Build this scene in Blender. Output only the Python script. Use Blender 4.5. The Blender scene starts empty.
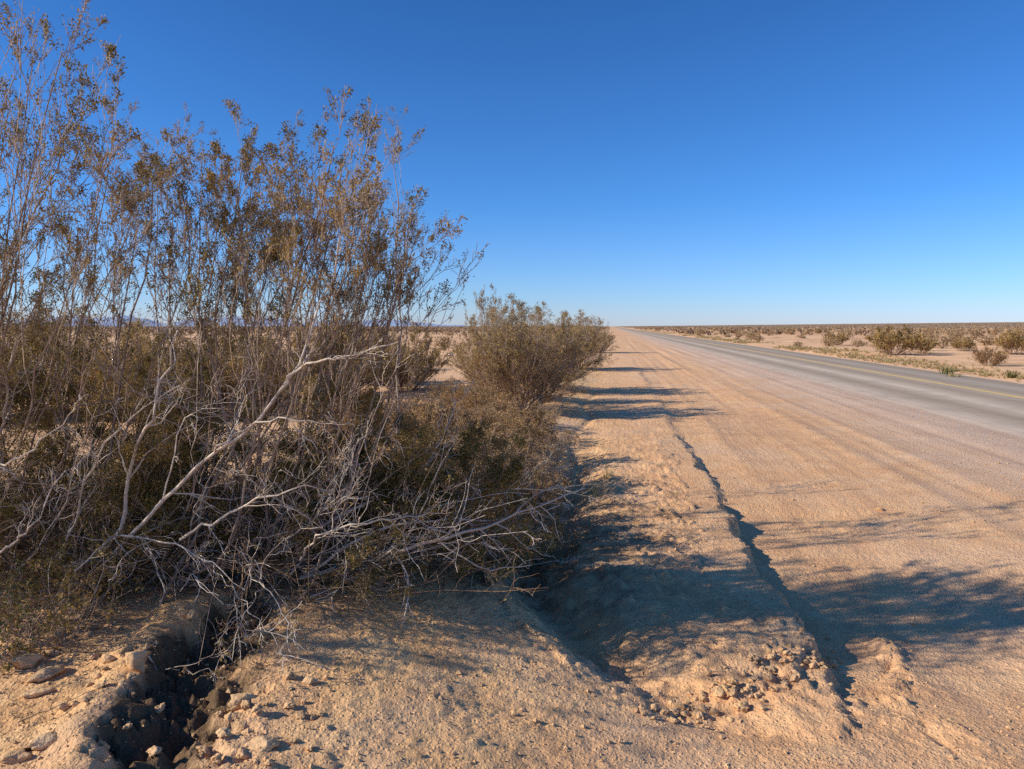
import bpy, math, random
import numpy as np
from mathutils import Vector
R = math.radians
C = bpy.context.scene.collection
sc = bpy.context.scene
rng = np.random.default_rng(7)
random.seed(7)

# ------------------------------------------------------------------ camera
YAW, PITCH, F, CZ = R(7.55), R(4.5), 740.0, 1.65
fwd = np.array([-math.sin(YAW)*math.cos(PITCH), math.cos(YAW)*math.cos(PITCH), -math.sin(PITCH)])
rgt = np.array([math.cos(YAW), math.sin(YAW), 0.0])
upv = np.cross(rgt, fwd)
fh = np.array([-math.sin(YAW), math.cos(YAW), 0.0])
CAM = np.array([0, 0, CZ])
cam = bpy.data.cameras.new('camera'); camo = bpy.data.objects.new('camera', cam); C.objects.link(camo)
cam.sensor_width = 36; cam.lens = 36*F/1024; cam.clip_end = 30000; cam.clip_start = 0.05
camo.location = CAM; camo.rotation_euler = (R(90)-PITCH, 0, YAW)
sc.camera = camo

def ray(px, py):
    return fwd + (px-512)/F*rgt + (384.5-py)/F*upv
def P(px, py, v):                      # a point of the place at ground distance v ahead of the viewer
    d = ray(px, py); return CAM + d*(v/float(d @ fh))
def G(px, py, z=0.0):                  # where a sight line meets height z
    d = ray(px, py); return CAM + d*((z-CZ)/d[2])
def UV(u, v):                          # ground frame -> world x, y
    return u*math.cos(YAW)-v*math.sin(YAW), u*math.sin(YAW)+v*math.cos(YAW)

# ------------------------------------------------------------------ noise
_T = np.random.default_rng(3).random((256, 256)).astype(np.float32)
def vnoise(x, y):
    xi = np.floor(x); yi = np.floor(y); fx = (x-xi).astype(np.float32); fy = (y-yi).astype(np.float32)
    xi = xi.astype(np.int64) & 255; yi = yi.astype(np.int64) & 255
    x1 = (xi+1) & 255; y1 = (yi+1) & 255
    fx = fx*fx*(3-2*fx); fy = fy*fy*(3-2*fy)
    a = _T[xi, yi]; b = _T[x1, yi]; c = _T[xi, y1]; d = _T[x1, y1]
    return (a+(b-a)*fx)*(1-fy)+(c+(d-c)*fx)*fy-0.5
def fbm(x, y, o=4, g=0.5, s=0.0):
    r = 0; a = 1.0
    for i in range(o):
        r = r+a*vnoise(x*(1.0-0.13*i*0)+17.3*i+s, y+9.7*i-s); a *= g; x = x*2.03+0.31*y; y = y*2.03-0.29*x*0.5
    return r
def sst(a, b, x):
    t = np.clip((x-a)/(b-a), 0, 1); return t*t*(3-2*t)

# ------------------------------------------------------------------ terrain height
EY = np.array([2.5, 2.75, 2.97, 3.10, 3.42, 3.80, 4.27, 5.0, 8, 20, 60])
EX = np.array([0.34, 0.26, 0.13, -0.06, -0.25, -0.56, -0.88, -0.95, -0.8, -0.7, -0.6])
def gpt(px, py, z): g = G(px, py, z); return g[0], g[1]
GL = [gpt(*p) for p in ((112, 775, .30), (128, 715, .30), (150, 662, .31), (192, 620, .33), (228, 594, .34))]
GR = [gpt(*p) for p in ((238, 775, .18), (258, 705, .20), (276, 650, .24), (288, 612, .28), (262, 590, .32))]
# the gully runs towards the viewer: describe both rims as x(y)
GL = sorted(GL, key=lambda p: p[1]); GR = sorted(GR, key=lambda p: p[1])
GLy = np.array([p[1] for p in GL]); GLx = np.array([p[0] for p in GL])
GRy = np.array([p[1] for p in GR]); GRx = np.array([p[0] for p in GR])
GHEAD = max(GLy.max(), GRy.max())

RILL = (gpt(865, 672, -.02), gpt(965, 765, -.02))
def H(x, y):
    x = np.asarray(x, dtype=np.float64); y = np.asarray(y, dtype=np.float64)
    r = np.hypot(x, y)
    near = 1-sst(14, 40, r)
    wob = fbm(x*2.1, y*2.1, 3, s=5.0)*0.22
    # natural plain
    left = sst(-0.2, -2.2, x)
    plain = left*(0.16+0.10*vnoise(x*0.22+3, y*0.22)+0.08*vnoise(x*0.7+8, y*0.7))
    right = sst(11.6, 14, x)
    plain = plain+right*(0.05+0.28*(vnoise(x*0.13+40, y*0.13)+0.2)+0.10*vnoise(x*0.6, y*0.6))
    # berm left of the shoulder
    ramp = 0.31*sst(0.60, -1.5, x+wob*0.7)*(1-sst(6.5, 11, y))
    yn = sst(-3.0, 0.5, y)
    base = plain*(sst(-1.5, -3.5, x)*(1-0) + (1-sst(-1.5, -3.5, x))*sst(6, 10, y))
    base = np.where(x > 2, plain, base)
    z = np.maximum(base, 0)*1.0 + (ramp*(1-0.45*sst(-1.5, -3.5, x)))*yn
    # channel, slab and ledge
    xe = np.interp(y, EY, EX)+fbm(y*1.7, x*0.3+2, 3)*0.16*np.clip((y-2.9)/1.5, 0, 1)
    s = x-xe                                                   # > 0 right of the berm lip
    lip = np.interp(y, [2.9, 3.05, 3.5, 5, 9, 14], [0, .6, 1, 1, .85, .0])
    cut = sst(0.0, 0.46, s+fbm(x*5, y*5, 3)*0.07)
    chan = -0.11*np.exp(-((s-0.50)/0.24)**2)*lip
    ledge_x = 1.02+fbm(y*1.6, x*0+4.4, 6, .64)*0.11+0.02*np.sin(y*0.9)
    yf = np.interp(x, [0.1, .16, .336, .56, .81, 1.05, 1.2], [3.0, 3.03, 3.17, 3.30, 3.47, 3.84, 4.2])+fbm(x*9, y*2, 3)*0.12
    yf = yf+fbm(x*22, y*22, 3, .7)*.07; front = .55*sst(-0.05, 0.03, y-yf)+.45*sst(.02, .30, y-yf+fbm(x*10, y*10, 3)*.2)
    lh = np.interp(y, [3.2, 4, 5.5, 7, 9, 14, 25, 45], [.10, .18, .16, .11, .06, .04, .03, 0])*np.clip(1+1.5*fbm(y*1.1+6, y*0+3, 3)*np.clip((y-4.5)/2, 0, 1), .15, 1.8)
    lw = 0.055+0.018*np.clip(y-5.5, 0, 8)
    crumb = fbm(x*14, y*14, 4, .7)*0.04
    slab = (lh*0.38+0.02*vnoise(x*3, y*3))*(1-sst(-0.035, lw, x-ledge_x+crumb))*sst(0.15, 0.8, s)*front
    sh = -lh*0.62*sst(-0.035, lw, x-ledge_x+crumb)*(1-sst(1.4, 3.8, x))*sst(2.6, 3.9, y)
    floor = 0.012*vnoise(x*1.7, y*1.7)+np.where((s > 0) & (s < 1.6), 1, 0)*near*(.05*np.clip(fbm(x*9, y*9, 4, .6)-.05, 0, 1)+.02*fbm(x*15, y*15, 3))*lip
    low = chan+slab+sh+floor
    z = z*(1-cut*lip)+low*np.where(x > xe-0.3, 1, 0)*np.clip(lip+sst(0.3, 1.2, x), 0, 1)
    # small rill at the berm foot, further on
    z = z-0.03*np.exp(-((x+0.45+0.1*np.sin(y*1.3))/0.08)**2)*sst(6, 8, y)*(1-sst(15, 22, y))
    # side ridge right of the ledge
    z = z+0.04*(1+2*fbm(x*9, y*9, 4, .7))*np.exp(-((x-1.42-0.12*(y-3.7)+.1*fbm(y*4, x, 3))/0.08)**2)*np.exp(-((y-3.95)/0.35)**2)
    # gully in the berm
    gl = np.interp(y, GLy, GLx)+fbm(y*4, x*0.8, 4, .6)*0.10
    gr = np.interp(y, GRy, GRx)+fbm(y*3+9, x*0.8, 3)*0.08
    t = (x-gl)/np.maximum(gr-gl, 0.05)
    tn = t+.30*fbm(x*8, y*8, 5, .7); prof = sst(-.12, 0.24, tn)*(1-.35*sst(.25, .6, tn)-.65*sst(0.62, 1.12, tn))
    z = z-(0.115+.13*fbm(x*9, y*9, 5, .7))*prof*(1-sst(GHEAD-0.25, GHEAD+0.25, y))*sst(0.3, 1.6, y)
    z = z+0.05*np.exp(-((x-gl+0.1)/0.10)**2)*(1-sst(GHEAD-0.3, GHEAD+0.1, y))*sst(0.3, 1.6, y)
    # roughness
    br = sst(0.9, -0.6, x-0.2*np.sin(y))
    z = z+near*(fbm(x*6, y*6, 4, .55)*(0.004+0.005*br)+fbm(x*34, y*34, 4, .75)*(0.005+0.003*br))
    z = z+near*0.03*np.clip(fbm(x*24+5, y*24, 3)-0.36, 0, 1)*(0.4+br)
    # wheel tracks on the shoulder
    tr = sst(1.2, 1.8, x)*(1-sst(5.2, 6.0, x))
    z = z+tr*(0.032*vnoise(x*2.6, y*0.06)+0.014*vnoise(x*6, y*0.10+7))*(1-sst(60, 120, y))
    # a small rill crossing the apron
    a0, a1 = RILL; dx, dy = a1[0]-a0[0], a1[1]-a0[1]; ll = math.hypot(dx, dy); q = ((x-a0[0])*dx+(y-a0[1])*dy)/ll; dd = ((x-a0[0])*dy-(y-a0[1])*dx)/ll+.05*fbm(x*7, y*7, 3)
    z = z-.013*np.clip(.6+1.5*fbm(q*5, dd*0+2, 3), 0, 1.2)*np.exp(-(dd/.028)**2)*sst(0, .15, q)*(1-sst(ll-.15, ll+.1, q))
    # roadbed
    rb = sst(5.7, 6.15, x)*(1-sst(11.9, 12.6, x))
    z = z*(1-rb)-0.02*rb
    # the plain climbs very slowly to the right, low swell far off
    z = z+0.0105*np.maximum(x-40, 0)*sst(30, 300, x)
    z = z+sst(300, 2500, r)*2.0*vnoise(x*0.002+4, y*0.002)*sst(20, 400, np.abs(x-8))
    return z
def litter(x, y):                                              # painted shade plus plant litter: gully, under the bushes, channel
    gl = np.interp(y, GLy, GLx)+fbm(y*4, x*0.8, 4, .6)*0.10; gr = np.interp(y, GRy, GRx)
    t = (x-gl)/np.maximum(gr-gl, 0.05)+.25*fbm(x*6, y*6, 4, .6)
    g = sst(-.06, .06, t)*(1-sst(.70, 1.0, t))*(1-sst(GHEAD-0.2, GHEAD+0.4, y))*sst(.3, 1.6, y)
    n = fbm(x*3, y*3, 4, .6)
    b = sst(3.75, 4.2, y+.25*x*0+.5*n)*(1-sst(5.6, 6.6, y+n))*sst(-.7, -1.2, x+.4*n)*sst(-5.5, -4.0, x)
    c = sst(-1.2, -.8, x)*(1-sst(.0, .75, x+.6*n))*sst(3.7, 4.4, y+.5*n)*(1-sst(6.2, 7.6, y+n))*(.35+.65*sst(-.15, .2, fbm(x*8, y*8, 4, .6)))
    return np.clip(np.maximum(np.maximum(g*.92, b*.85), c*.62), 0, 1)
def hz(x, y): return float(H(np.array([x]), np.array([y]))[0])

# ------------------------------------------------------------------ object helpers
def tag(o, label=None, cat=None, group=None, kind=None):
    if label: o['label'] = label
    if cat: o['category'] = cat
    if group: o['group'] = group
    if kind: o['kind'] = kind
    return o
def mesh_np(name, V, Fq, mats, parent=None, smooth=False, midx=None):
    V = np.ascontiguousarray(V, dtype=np.float32); Fq = np.ascontiguousarray(Fq, dtype=np.int32)
    k = Fq.shape[1]
    me = bpy.data.meshes.new(name)
    me.vertices.add(len(V)); me.vertices.foreach_set('co', V.ravel())
    me.loops.add(Fq.size); me.loops.foreach_set('vertex_index', Fq.ravel())
    me.polygons.add(len(Fq)); me.polygons.foreach_set('loop_start', np.arange(len(Fq), dtype=np.int32)*k)
    me.polygons.foreach_set('use_smooth', np.full(len(Fq), smooth))
    for m in (mats if isinstance(mats, (list, tuple)) else [mats]): me.materials.append(m)
    if midx is not None: me.polygons.foreach_set('material_index', np.asarray(midx, dtype=np.int32))
    me.update(calc_edges=True)
    o = bpy.data.objects.new(name, me); C.objects.link(o)
    if parent: o.parent = parent
    return o
def empty(name, loc=(0, 0, 0), rz=0):
    o = bpy.data.objects.new(name, None); C.objects.link(o); o.location = loc; o.rotation_euler = (0, 0, rz)
    o.empty_display_size = 0.2
    return o
def copy_tree(o, parent=None):
    c = o.copy(); C.objects.link(c)
    if parent: c.parent = parent
    for ch in list(o.children): copy_tree(ch, c)
    return c

# ------------------------------------------------------------------ materials
class NT:
    def __init__(s, name):
        s.m = bpy.data.materials.new(name); s.m.use_nodes = True
        s.t = s.m.node_tree; s.t.nodes.clear()
        s.out = s.n('ShaderNodeOutputMaterial')
    def n(s, t, **kw):
        x = s.t.nodes.new(t)
        for k, v in kw.items(): setattr(x, k, v)
        return x
    def l(s, a, b): s.t.links.new(a, b)
    def val(s, sock, v):
        if hasattr(v, 'is_output') or isinstance(v, bpy.types.NodeSocket): s.l(v, sock)
        else: sock.default_value = v
    def math(s, op, a, b=None, c=None, clamp=False):
        x = s.n('ShaderNodeMath', operation=op, use_clamp=clamp); s.val(x.inputs[0], a)
        if b is not None: s.val(x.inputs[1], b)
        if c is not None: s.val(x.inputs[2], c)
        return x.outputs[0]
    def vscale(s, v, sx, sy, sz):
        x = s.n('ShaderNodeVectorMath', operation='MULTIPLY'); s.l(v, x.inputs[0]); x.inputs[1].default_value = (sx, sy, sz); return x.outputs[0]
    def noise(s, v, scale, detail=4, rough=.55, dist=0):
        x = s.n('ShaderNodeTexNoise'); s.l(v, x.inputs['Vector']); x.inputs['Scale'].default_value = scale
        x.inputs['Detail'].default_value = detail; x.inputs['Roughness'].default_value = rough; x.inputs['Distortion'].default_value = dist
        return x.outputs['Fac']
    def voro(s, v, scale, feature='F1', out='Distance'):
        x = s.n('ShaderNodeTexVoronoi', feature=feature); s.l(v, x.inputs['Vector']); x.inputs['Scale'].default_value = scale
        return x.outputs[out]
    def mapr(s, v, a, b, c=0., d=1., smooth=True):
        x = s.n('ShaderNodeMapRange', interpolation_type='SMOOTHSTEP' if smooth else 'LINEAR'); s.l(v, x.inputs[0])
        for i, q in enumerate((a, b, c, d)): x.inputs[i+1].default_value = q
        return x.outputs[0]
    def mix(s, f, a, b, mode='MIX'):
        x = s.n('ShaderNodeMix', data_type='RGBA', blend_type=mode)
        s.val(x.inputs[0], f)
        for k, v in ((6, a), (7, b)):
            if isinstance(v, tuple): x.inputs[k].default_value = (*v, 1)
            else: s.l(v, x.inputs[k])
        return x.outputs[2]
    def ramp(s, f, stops, interp='LINEAR'):
        x = s.n('ShaderNodeValToRGB'); s.l(f, x.inputs[0]); e = x.color_ramp.elements; x.color_ramp.interpolation = interp
        while len(e) < len(stops): e.new(0.5)
        for i, (p, c) in enumerate(stops): e[i].position = p; e[i].color = (*c, 1)
        return x.outputs[0]
    def pos(s): return s.n('ShaderNodeNewGeometry').outputs['Position']
    def sep(s, v):
        x = s.n('ShaderNodeSeparateXYZ'); s.l(v, x.inputs[0]); return x.outputs
    def bump(s, h, strength, dist, normal=None):
        x = s.n('ShaderNodeBump'); s.l(h, x.inputs['Height']); s.val(x.inputs['Strength'], strength); x.inputs['Distance'].default_value = dist
        if normal: s.l(normal, x.inputs['Normal'])
        return x.outputs[0]
    def pbsdf(s, col, rough=.9, normal=None, spec=.2):
        x = s.n('ShaderNodeBsdfPrincipled')
        if isinstance(col, tuple): x.inputs['Base Color'].default_value = (*col, 1)
        else: s.l(col, x.inputs['Base Color'])
        s.val(x.inputs['Roughness'], rough); x.inputs['Specular IOR Level'].default_value = spec
        if normal: s.l(normal, x.inputs['Normal'])
        return x.outputs[0]
    def done(s, sh): s.l(sh, s.out.inputs[0]); return s.m

def ground_mat():
    t = NT('desert_soil'); p = t.pos(); x, y, z = t.sep(p)
    dist = t.n('ShaderNodeVectorMath', operation='LENGTH'); t.l(p, dist.inputs[0]); dist = dist.outputs['Value']
    nearf = t.mapr(dist, 6, 45, 1, 0)
    big = t.noise(p, .55, 5, .6); mid = t.noise(p, 3.2, 5, .6); fine = t.noise(p, 40, 4, .65); grain = t.noise(p, 170, 3, .7)
    sand = t.ramp(mid, [(.28, (.77, .435, .225)), (.5, (.95, .555, .28)), (.72, (.98, .635, .35))])
    berm = t.ramp(mid, [(.28, (.80, .465, .22)), (.5, (.96, .58, .275)), (.72, (.98, .65, .335))])
    gravel = t.ramp(fine, [(.30, (.58, .40, .27)), (.5, (.82, .575, .40)), (.70, (.92, .70, .51))])
    red = t.ramp(mid, [(.3, (.70, .42, .23)), (.7, (.86, .56, .34))])
    xw = t.math('ADD', x, t.math('MULTIPLY', t.math('SUBTRACT', big, .5), 2.2))
    col = t.mix(t.mapr(xw, .6, -1.0), sand, berm)
    st = t.noise(t.vscale(p, 1.6, .07, 1), 1.0, 5, .6)
    col = t.mix(t.math('MULTIPLY', t.mapr(st, .50, .66), .65), col, red)
    col = t.mix(t.math('MULTIPLY', t.mapr(xw, 3.0, 5.6), t.mapr(x, 12.4, 11.6)), col, gravel)
    st2 = t.noise(t.vscale(p, 5.0, .12, 1), 1.0, 4, .6)
    shoul = t.math('MULTIPLY', t.mapr(x, 1.1, 1.7), t.mapr(x, 6.4, 5.8))
    col = t.mix(t.math('MULTIPLY', shoul, t.mapr(st2, .46, .66, 0, .45)), col, (.62, .37, .225))
    col = t.mix(t.math('MULTIPLY', t.mapr(big, .45, .68), .4), col, (.96, .68, .45)); col = t.mix(t.math('MULTIPLY', t.mapr(big, .46, .30), .35), col, (.70, .40, .22))
    # small dark grit and pale specks
    v = t.voro(p, 75); col = t.mix(t.math('MULTIPLY', t.mapr(v, .10, .04), t.math('MULTIPLY', nearf, .55)), col, (.17, .11, .07))
    v2 = t.voro(t.vscale(p, 1.1, 1, 1), 120); col = t.mix(t.math('MULTIPLY', t.mapr(v2, .2, .1), .14), col, (.74, .60, .44))
    col = t.mix(t.math('MULTIPLY', t.mapr(grain, .35, .65), .5), t.mix(1.0, col, (.90, .88, .86), 'MULTIPLY'), col)
    # plain on both sides: litter-brown patches, further off scrub-toned
    plainf = t.math('MAXIMUM', t.mapr(xw, 12.5, 16), t.math('MULTIPLY', t.mapr(xw, -1.6, -4), t.mapr(y, 4, 9)))
    pn = t.noise(p, .25, 6, .65)
    pcol = t.ramp(pn, [(.30, (.50, .31, .165)), (.5, (.86, .51, .27)), (.66, (.95, .61, .34))])
    col = t.mix(plainf, col, pcol)
    farn = t.noise(t.vscale(p, .02, .02, 0), 1.0, 6, .7)
    farc = t.ramp(farn, [(.35, (.22, .155, .09)), (.5, (.38, .25, .145)), (.65, (.54, .36, .21))])
    col = t.mix(t.math('MULTIPLY', t.mapr(dist, 90, 500), t.math('MAXIMUM', t.mapr(x, 16, 30), t.mapr(x, 3, -6))), col, farc)
    litter_shade = t.n('ShaderNodeAttribute'); litter_shade.attribute_name = 'litter'  # mask that darkens the soil with painted shade and plant litter
    col = t.mix(t.math('MULTIPLY', litter_shade.outputs['Fac'], t.mapr(fine, .2, .6, .75, 1)), col, t.ramp(fine, [(.35, (.05, .036, .025)), (.65, (.14, .095, .06))]))
    # shape of the surface
    cl = t.voro(p, 22); cl2 = t.voro(p, 55)
    hgt = t.math('ADD', t.math('MULTIPLY', fine, .9), t.math('MULTIPLY', grain, .35))
    hgt = t.math('ADD', hgt, t.math('MULTIPLY', t.mapr(cl, 0, .5, 1, 0), .22))
    hgt = t.math('ADD', hgt, t.math('MULTIPLY', t.mapr(cl2, 0, .5, 1, 0), .35))
    nrm = t.bump(hgt, t.math('ADD', t.math('MULTIPLY', nearf, .65), .12), .022)
    return t.done(t.pbsdf(col, .95, nrm, .08))
def asphalt_mat():
    t = NT('worn_asphalt'); p = t.pos(); x, y, z = t.sep(p)
    n1 = t.noise(t.vscale(p, 1, .06, 1), 1.6, 5, .6); n2 = t.noise(p, 45, 3, .7); n3 = t.noise(p, .8, 5, .6)
    xx = t.math('ADD', x, t.math('MULTIPLY', t.math('SUBTRACT', n1, .5), .35))
    f = t.mapr(xx, 6.1, 11.9, 0, 1, False)
    A = lambda q: (q-6.1)/5.8
    d, m, l = (.38, .29, .205), (.54, .425, .31), (.72, .58, .435)
    col = t.ramp(f, [(A(6.2), (.52, .41, .31)), (A(6.35), (.66, .50, .36)), (A(6.55), (.64, .51, .385)), (A(6.7), m), (A(7.2), d), (A(7.6), m), (A(7.9), l), (A(8.25), m), (A(8.7), d), (A(9.3), m), (A(9.9), d), (A(10.6), (.48, .40, .31)), (A(11.2), d), (A(11.8), (.36, .28, .21))])
    col = t.mix(t.mapr(n2, .35, .7, 0, .35), col, (.62, .52, .41)); col = t.mix(t.mapr(n3, .45, .7, 0, .35), col, (.33, .27, .215))
    cr = t.voro(t.vscale(p, 1, .55, 1), .9, 'DISTANCE_TO_EDGE'); col = t.mix(t.mapr(cr, .012, .004, 0, .18), col, (.06, .056, .05))
    return t.done(t.pbsdf(col, .85, t.bump(n2, .4, .006), .0))
def paint_mat():
    t = NT('faded_yellow_paint'); p = t.pos(); n = t.noise(p, 9, 5, .7)
    col = t.mix(t.mapr(n, .48, .70), (.84, .56, .16), (.50, .39, .27))
    return t.done(t.pbsdf(col, .8))
def bark_mat(name, a, b, c):
    t = NT(name); p = t.pos(); g = t.n('ShaderNodeNewGeometry')
    n = t.noise(t.vscale(p, 1, 1, .35), 55, 4, .6); n2 = t.noise(p, 2.2, 3, .6)
    col = t.ramp(n, [(.3, a), (.5, b), (.7, c)])
    col = t.mix(t.math('MULTIPLY', g.outputs['Random Per Island'], .55), col, t.mix(1.0, col, (.5, .45, .42), 'MULTIPLY'))
    col = t.mix(t.mapr(n2, .5, .7, 0, .4), col, a)
    return t.done(t.pbsdf(col, .85, t.bump(n, .5, .004), .15))
def leaf_mat(name, stops, trans=.25):
    t = NT(name); g = t.n('ShaderNodeNewGeometry'); n = t.noise(g.outputs['Position'], 2.0, 3, .6)
    f = t.math('ADD', t.math('MULTIPLY', g.outputs['Random Per Island'], .55), t.mapr(n, .3, .7, 0, .45))
    col = t.ramp(f, stops)
    d = t.pbsdf(col, .65, None, .25); tr = t.n('ShaderNodeBsdfTranslucent'); t.l(col, tr.inputs[0])
    mx = t.n('ShaderNodeMixShader'); mx.inputs[0].default_value = trans; t.l(d, mx.inputs[1]); t.l(tr.outputs[0], mx.inputs[2])
    return t.done(mx.outputs[0])
def rock_mat():
    t = NT('dusty_rock'); p = t.pos(); n = t.noise(p, 14, 5, .65); n2 = t.noise(p, 70, 3, .6)
    col = t.ramp(n, [(.3, (.46, .29, .15)), (.5, (.68, .43, .225)), (.7, (.80, .54, .30))])
    return t.done(t.pbsdf(col, .95, t.bump(t.math('ADD', n, t.math('MULTIPLY', n2, .4)), .7, .02), .08))
def plain_mat(name, a, b, scale=8, rough=.9):
    t = NT(name); n = t.noise(t.pos(), scale, 4, .6); return t.done(t.pbsdf(t.mix(n, a, b), rough))

M = dict(
    soil=ground_mat(), asphalt=asphalt_mat(), paint=paint_mat(), rock=rock_mat(),
    bark=bark_mat('grey_bark', (.27, .18, .125), (.49, .36, .26), (.67, .53, .41)),
    bleach=bark_mat('bleached_wood', (.54, .42, .32), (.82, .69, .55), (.93, .83, .70)),
    twig=bark_mat('brown_twigs', (.20, .12, .07), (.38, .245, .145), (.56, .40, .26)),
    leaf=leaf_mat('creosote_leaves', [(.05, (.085, .070, .020)), (.35, (.22, .17, .05)), (.6, (.42, .29, .085)), (.82, (.55, .33, .105)), (1, (.64, .47, .20))], .25),
    leafb=leaf_mat('browned_leaves', [(.05, (.17, .11, .05)), (.4, (.38, .235, .10)), (.7, (.56, .35, .15)), (1, (.68, .49, .24))]),
    grass=leaf_mat('dry_grass', [(.05, (.26, .20, .075)), (.5, (.48, .37, .17)), (1, (.62, .50, .27))], .3),
    green=leaf_mat('green_weed', [(.05, (.07, .075, .022)), (.5, (.15, .15, .045)), (1, (.27, .24, .09))], .3),
    plain=leaf_mat('plain_shrub_leaves', [(.05, (.22, .15, .075)), (.5, (.44, .30, .16)), (1, (.66, .46, .26))], .35),
    bank=leaf_mat('bank_bush_leaves', [(.05, (.13, .092, .030)), (.4, (.36, .245, .085)), (.7, (.56, .365, .135)), (1, (.68, .48, .21))], .3),
    far=leaf_mat('far_scrub', [(.05, (.19, .13, .075)), (.5, (.36, .235, .13)), (1, (.56, .37, .21))], .1),
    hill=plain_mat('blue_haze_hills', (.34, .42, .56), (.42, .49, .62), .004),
    litter=plain_mat('white_litter', (.70, .70, .70), (.82, .82, .80), 12, .5),
)

# ------------------------------------------------------------------ ground sheet
def axis(lo, hi, step, gneg, gpos, far_neg, far_pos):
    a = list(np.arange(lo, hi, step)); d = step; q = a[-1]
    while q < far_pos: d *= gpos; q += d; a.append(q)
    d = step; q = a[0]; b = []
    while q > far_neg: d *= gneg; q -= d; b.append(q)
    return np.array(b[::-1]+a)
gx = axis(-2.6, 2.3, .0125, 1.028, 1.022, -7000, 7000)
gy = axis(2.0, 5.6, .0125, 1.06, 1.0125, -60, 9000)
XX, YY = np.meshgrid(gx, gy, indexing='ij')
ZZ = H(XX, YY)
nx, ny = XX.shape
V = np.stack([XX.ravel(), YY.ravel(), ZZ.ravel()], 1)
I = np.arange(nx*ny).reshape(nx, ny)
Fq = np.stack([I[:-1, :-1], I[1:, :-1], I[1:, 1:], I[:-1, 1:]], -1).reshape(-1, 4)
go = tag(mesh_np('ground', V, Fq, M['soil'], smooth=True), kind='structure')
at_ = go.data.attributes.new('litter', 'FLOAT', 'POINT'); at_.data.foreach_set('value', litter(XX.ravel(), YY.ravel()).astype(np.float32))  # painted shade with plant litter, stored per vertex
print('ground', nx, ny)
del XX, YY, ZZ, V, I, Fq

# ------------------------------------------------------------------ road
def strip(name, x0, x1, ys, z, mat, ragged=0.0, th=0.05):
    ys = np.asarray(ys, float)
    e0 = x0+ragged*fbm(ys*.8, ys*0+2, 6, .75); e1 = x1+ragged*fbm(ys*1.3, ys*0+8, 4, .6)
    xs = np.linspace(0, 1, 9); cols = []
    for k in xs:
        xk = e0+(e1-e0)*k
        cols.append(np.stack([xk, ys, np.full_like(ys, 0)+z+0.03*(1-(2*(xk-x0)/(x1-x0)-1)**2)*(1 if x1-x0 > 2 else 0)], 1))
    cols = [cols[0]-np.array([th*6, 0, th])]+cols+[cols[-1]+np.array([th*6, 0, -th])]
    A = np.stack(cols, 0); I = np.arange(A.shape[0]*A.shape[1]).reshape(A.shape[:2])
    Fq = np.stack([I[:-1, :-1], I[1:, :-1], I[1:, 1:], I[:-1, 1:]], -1).reshape(-1, 4)
    return mesh_np(name, A.reshape(-1, 3), Fq, mat, smooth=False)
ys = np.concatenate([np.arange(-40, 60, .15), np.geomspace(60, 4000, 260)])
tag(strip('road', 6.28, 11.75, ys, .0, M['asphalt'], .06), kind='structure')
tag(strip('road_centre_line', 9.26, 9.39, np.concatenate([np.arange(-40, 60, .6), np.geomspace(60, 3000, 200)]), .0345, M['paint'], .02, .003), kind='structure')

# far hills, distance haze painted into their blue colour
def hills(name, az0, az1, d, hmax, seed, n=160):
    az = np.linspace(az0, az1, n)
    prof = hmax*np.clip(.55+.9*fbm(az*14+seed, az*0+seed, 5, .55), .08, 2)*np.sin(np.linspace(0, math.pi, n))**.5
    rows = []
    for k, (rr, hh) in enumerate(((0, -4), (250, .5), (600, .82), (1000, 1.0), (1800, .7), (2600, -.1))):
        j = d+rr+100*fbm(az*30+k, az*0+seed+k, 3)
        rows.append(np.stack([np.sin(az)*j, np.cos(az)*j, prof*(hh if k else 0)-(8 if k in (0, 5) else 0)], 1))
    A = np.stack(rows, 0); I = np.arange(A.shape[0]*n).reshape(A.shape[0], n)
    Fq = np.stack([I[:-1, :-1], I[1:, :-1], I[1:, 1:], I[:-1, 1:]], -1).reshape(-1, 4)
    tag(mesh_np(name, A.reshape(-1, 3), Fq, M['hill'], smooth=True), kind='structure')
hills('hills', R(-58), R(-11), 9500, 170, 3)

# ------------------------------------------------------------------ plant building
def unit(v): return v/(math.sqrt(float(v @ v))+1e-9)
class Plant:
    def __init__(s): s.leaf = []
    def new(s): s.tubes = []
def wander(p, d, L, n, wig, up):
    pts = [p]; st = L/(n-1); d = unit(d)
    nz = rng.normal(0, wig, (n-1, 3))
    for k in range(n-1):
        d = d+nz[k]; d[2] += up; d = unit(d); pts.append(pts[-1]+d*st)
    return np.array(pts)
def resample(pts, n):
    pts = np.asarray(pts, float); s = np.concatenate([[0], np.cumsum(np.linalg.norm(np.diff(pts, axis=0), axis=1))])
    # Catmull-Rom through the points
    q = np.linspace(0, s[-1], n); out = np.zeros((n, 3))
    m = np.gradient(pts, s, axis=0)
    i = np.clip(np.searchsorted(s, q)-1, 0, len(s)-2); h = (s[i+1]-s[i]); t = ((q-s[i])/h)[:, None]; h = h[:, None]
    return (2*t**3-3*t**2+1)*pts[i]+(t**3-2*t**2+t)*h*m[i]+(-2*t**3+3*t**2)*pts[i+1]+(t**3-t**2)*h*m[i+1]
def unitv(a): return a/(np.linalg.norm(a, axis=-1, keepdims=True)+1e-9)
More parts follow.
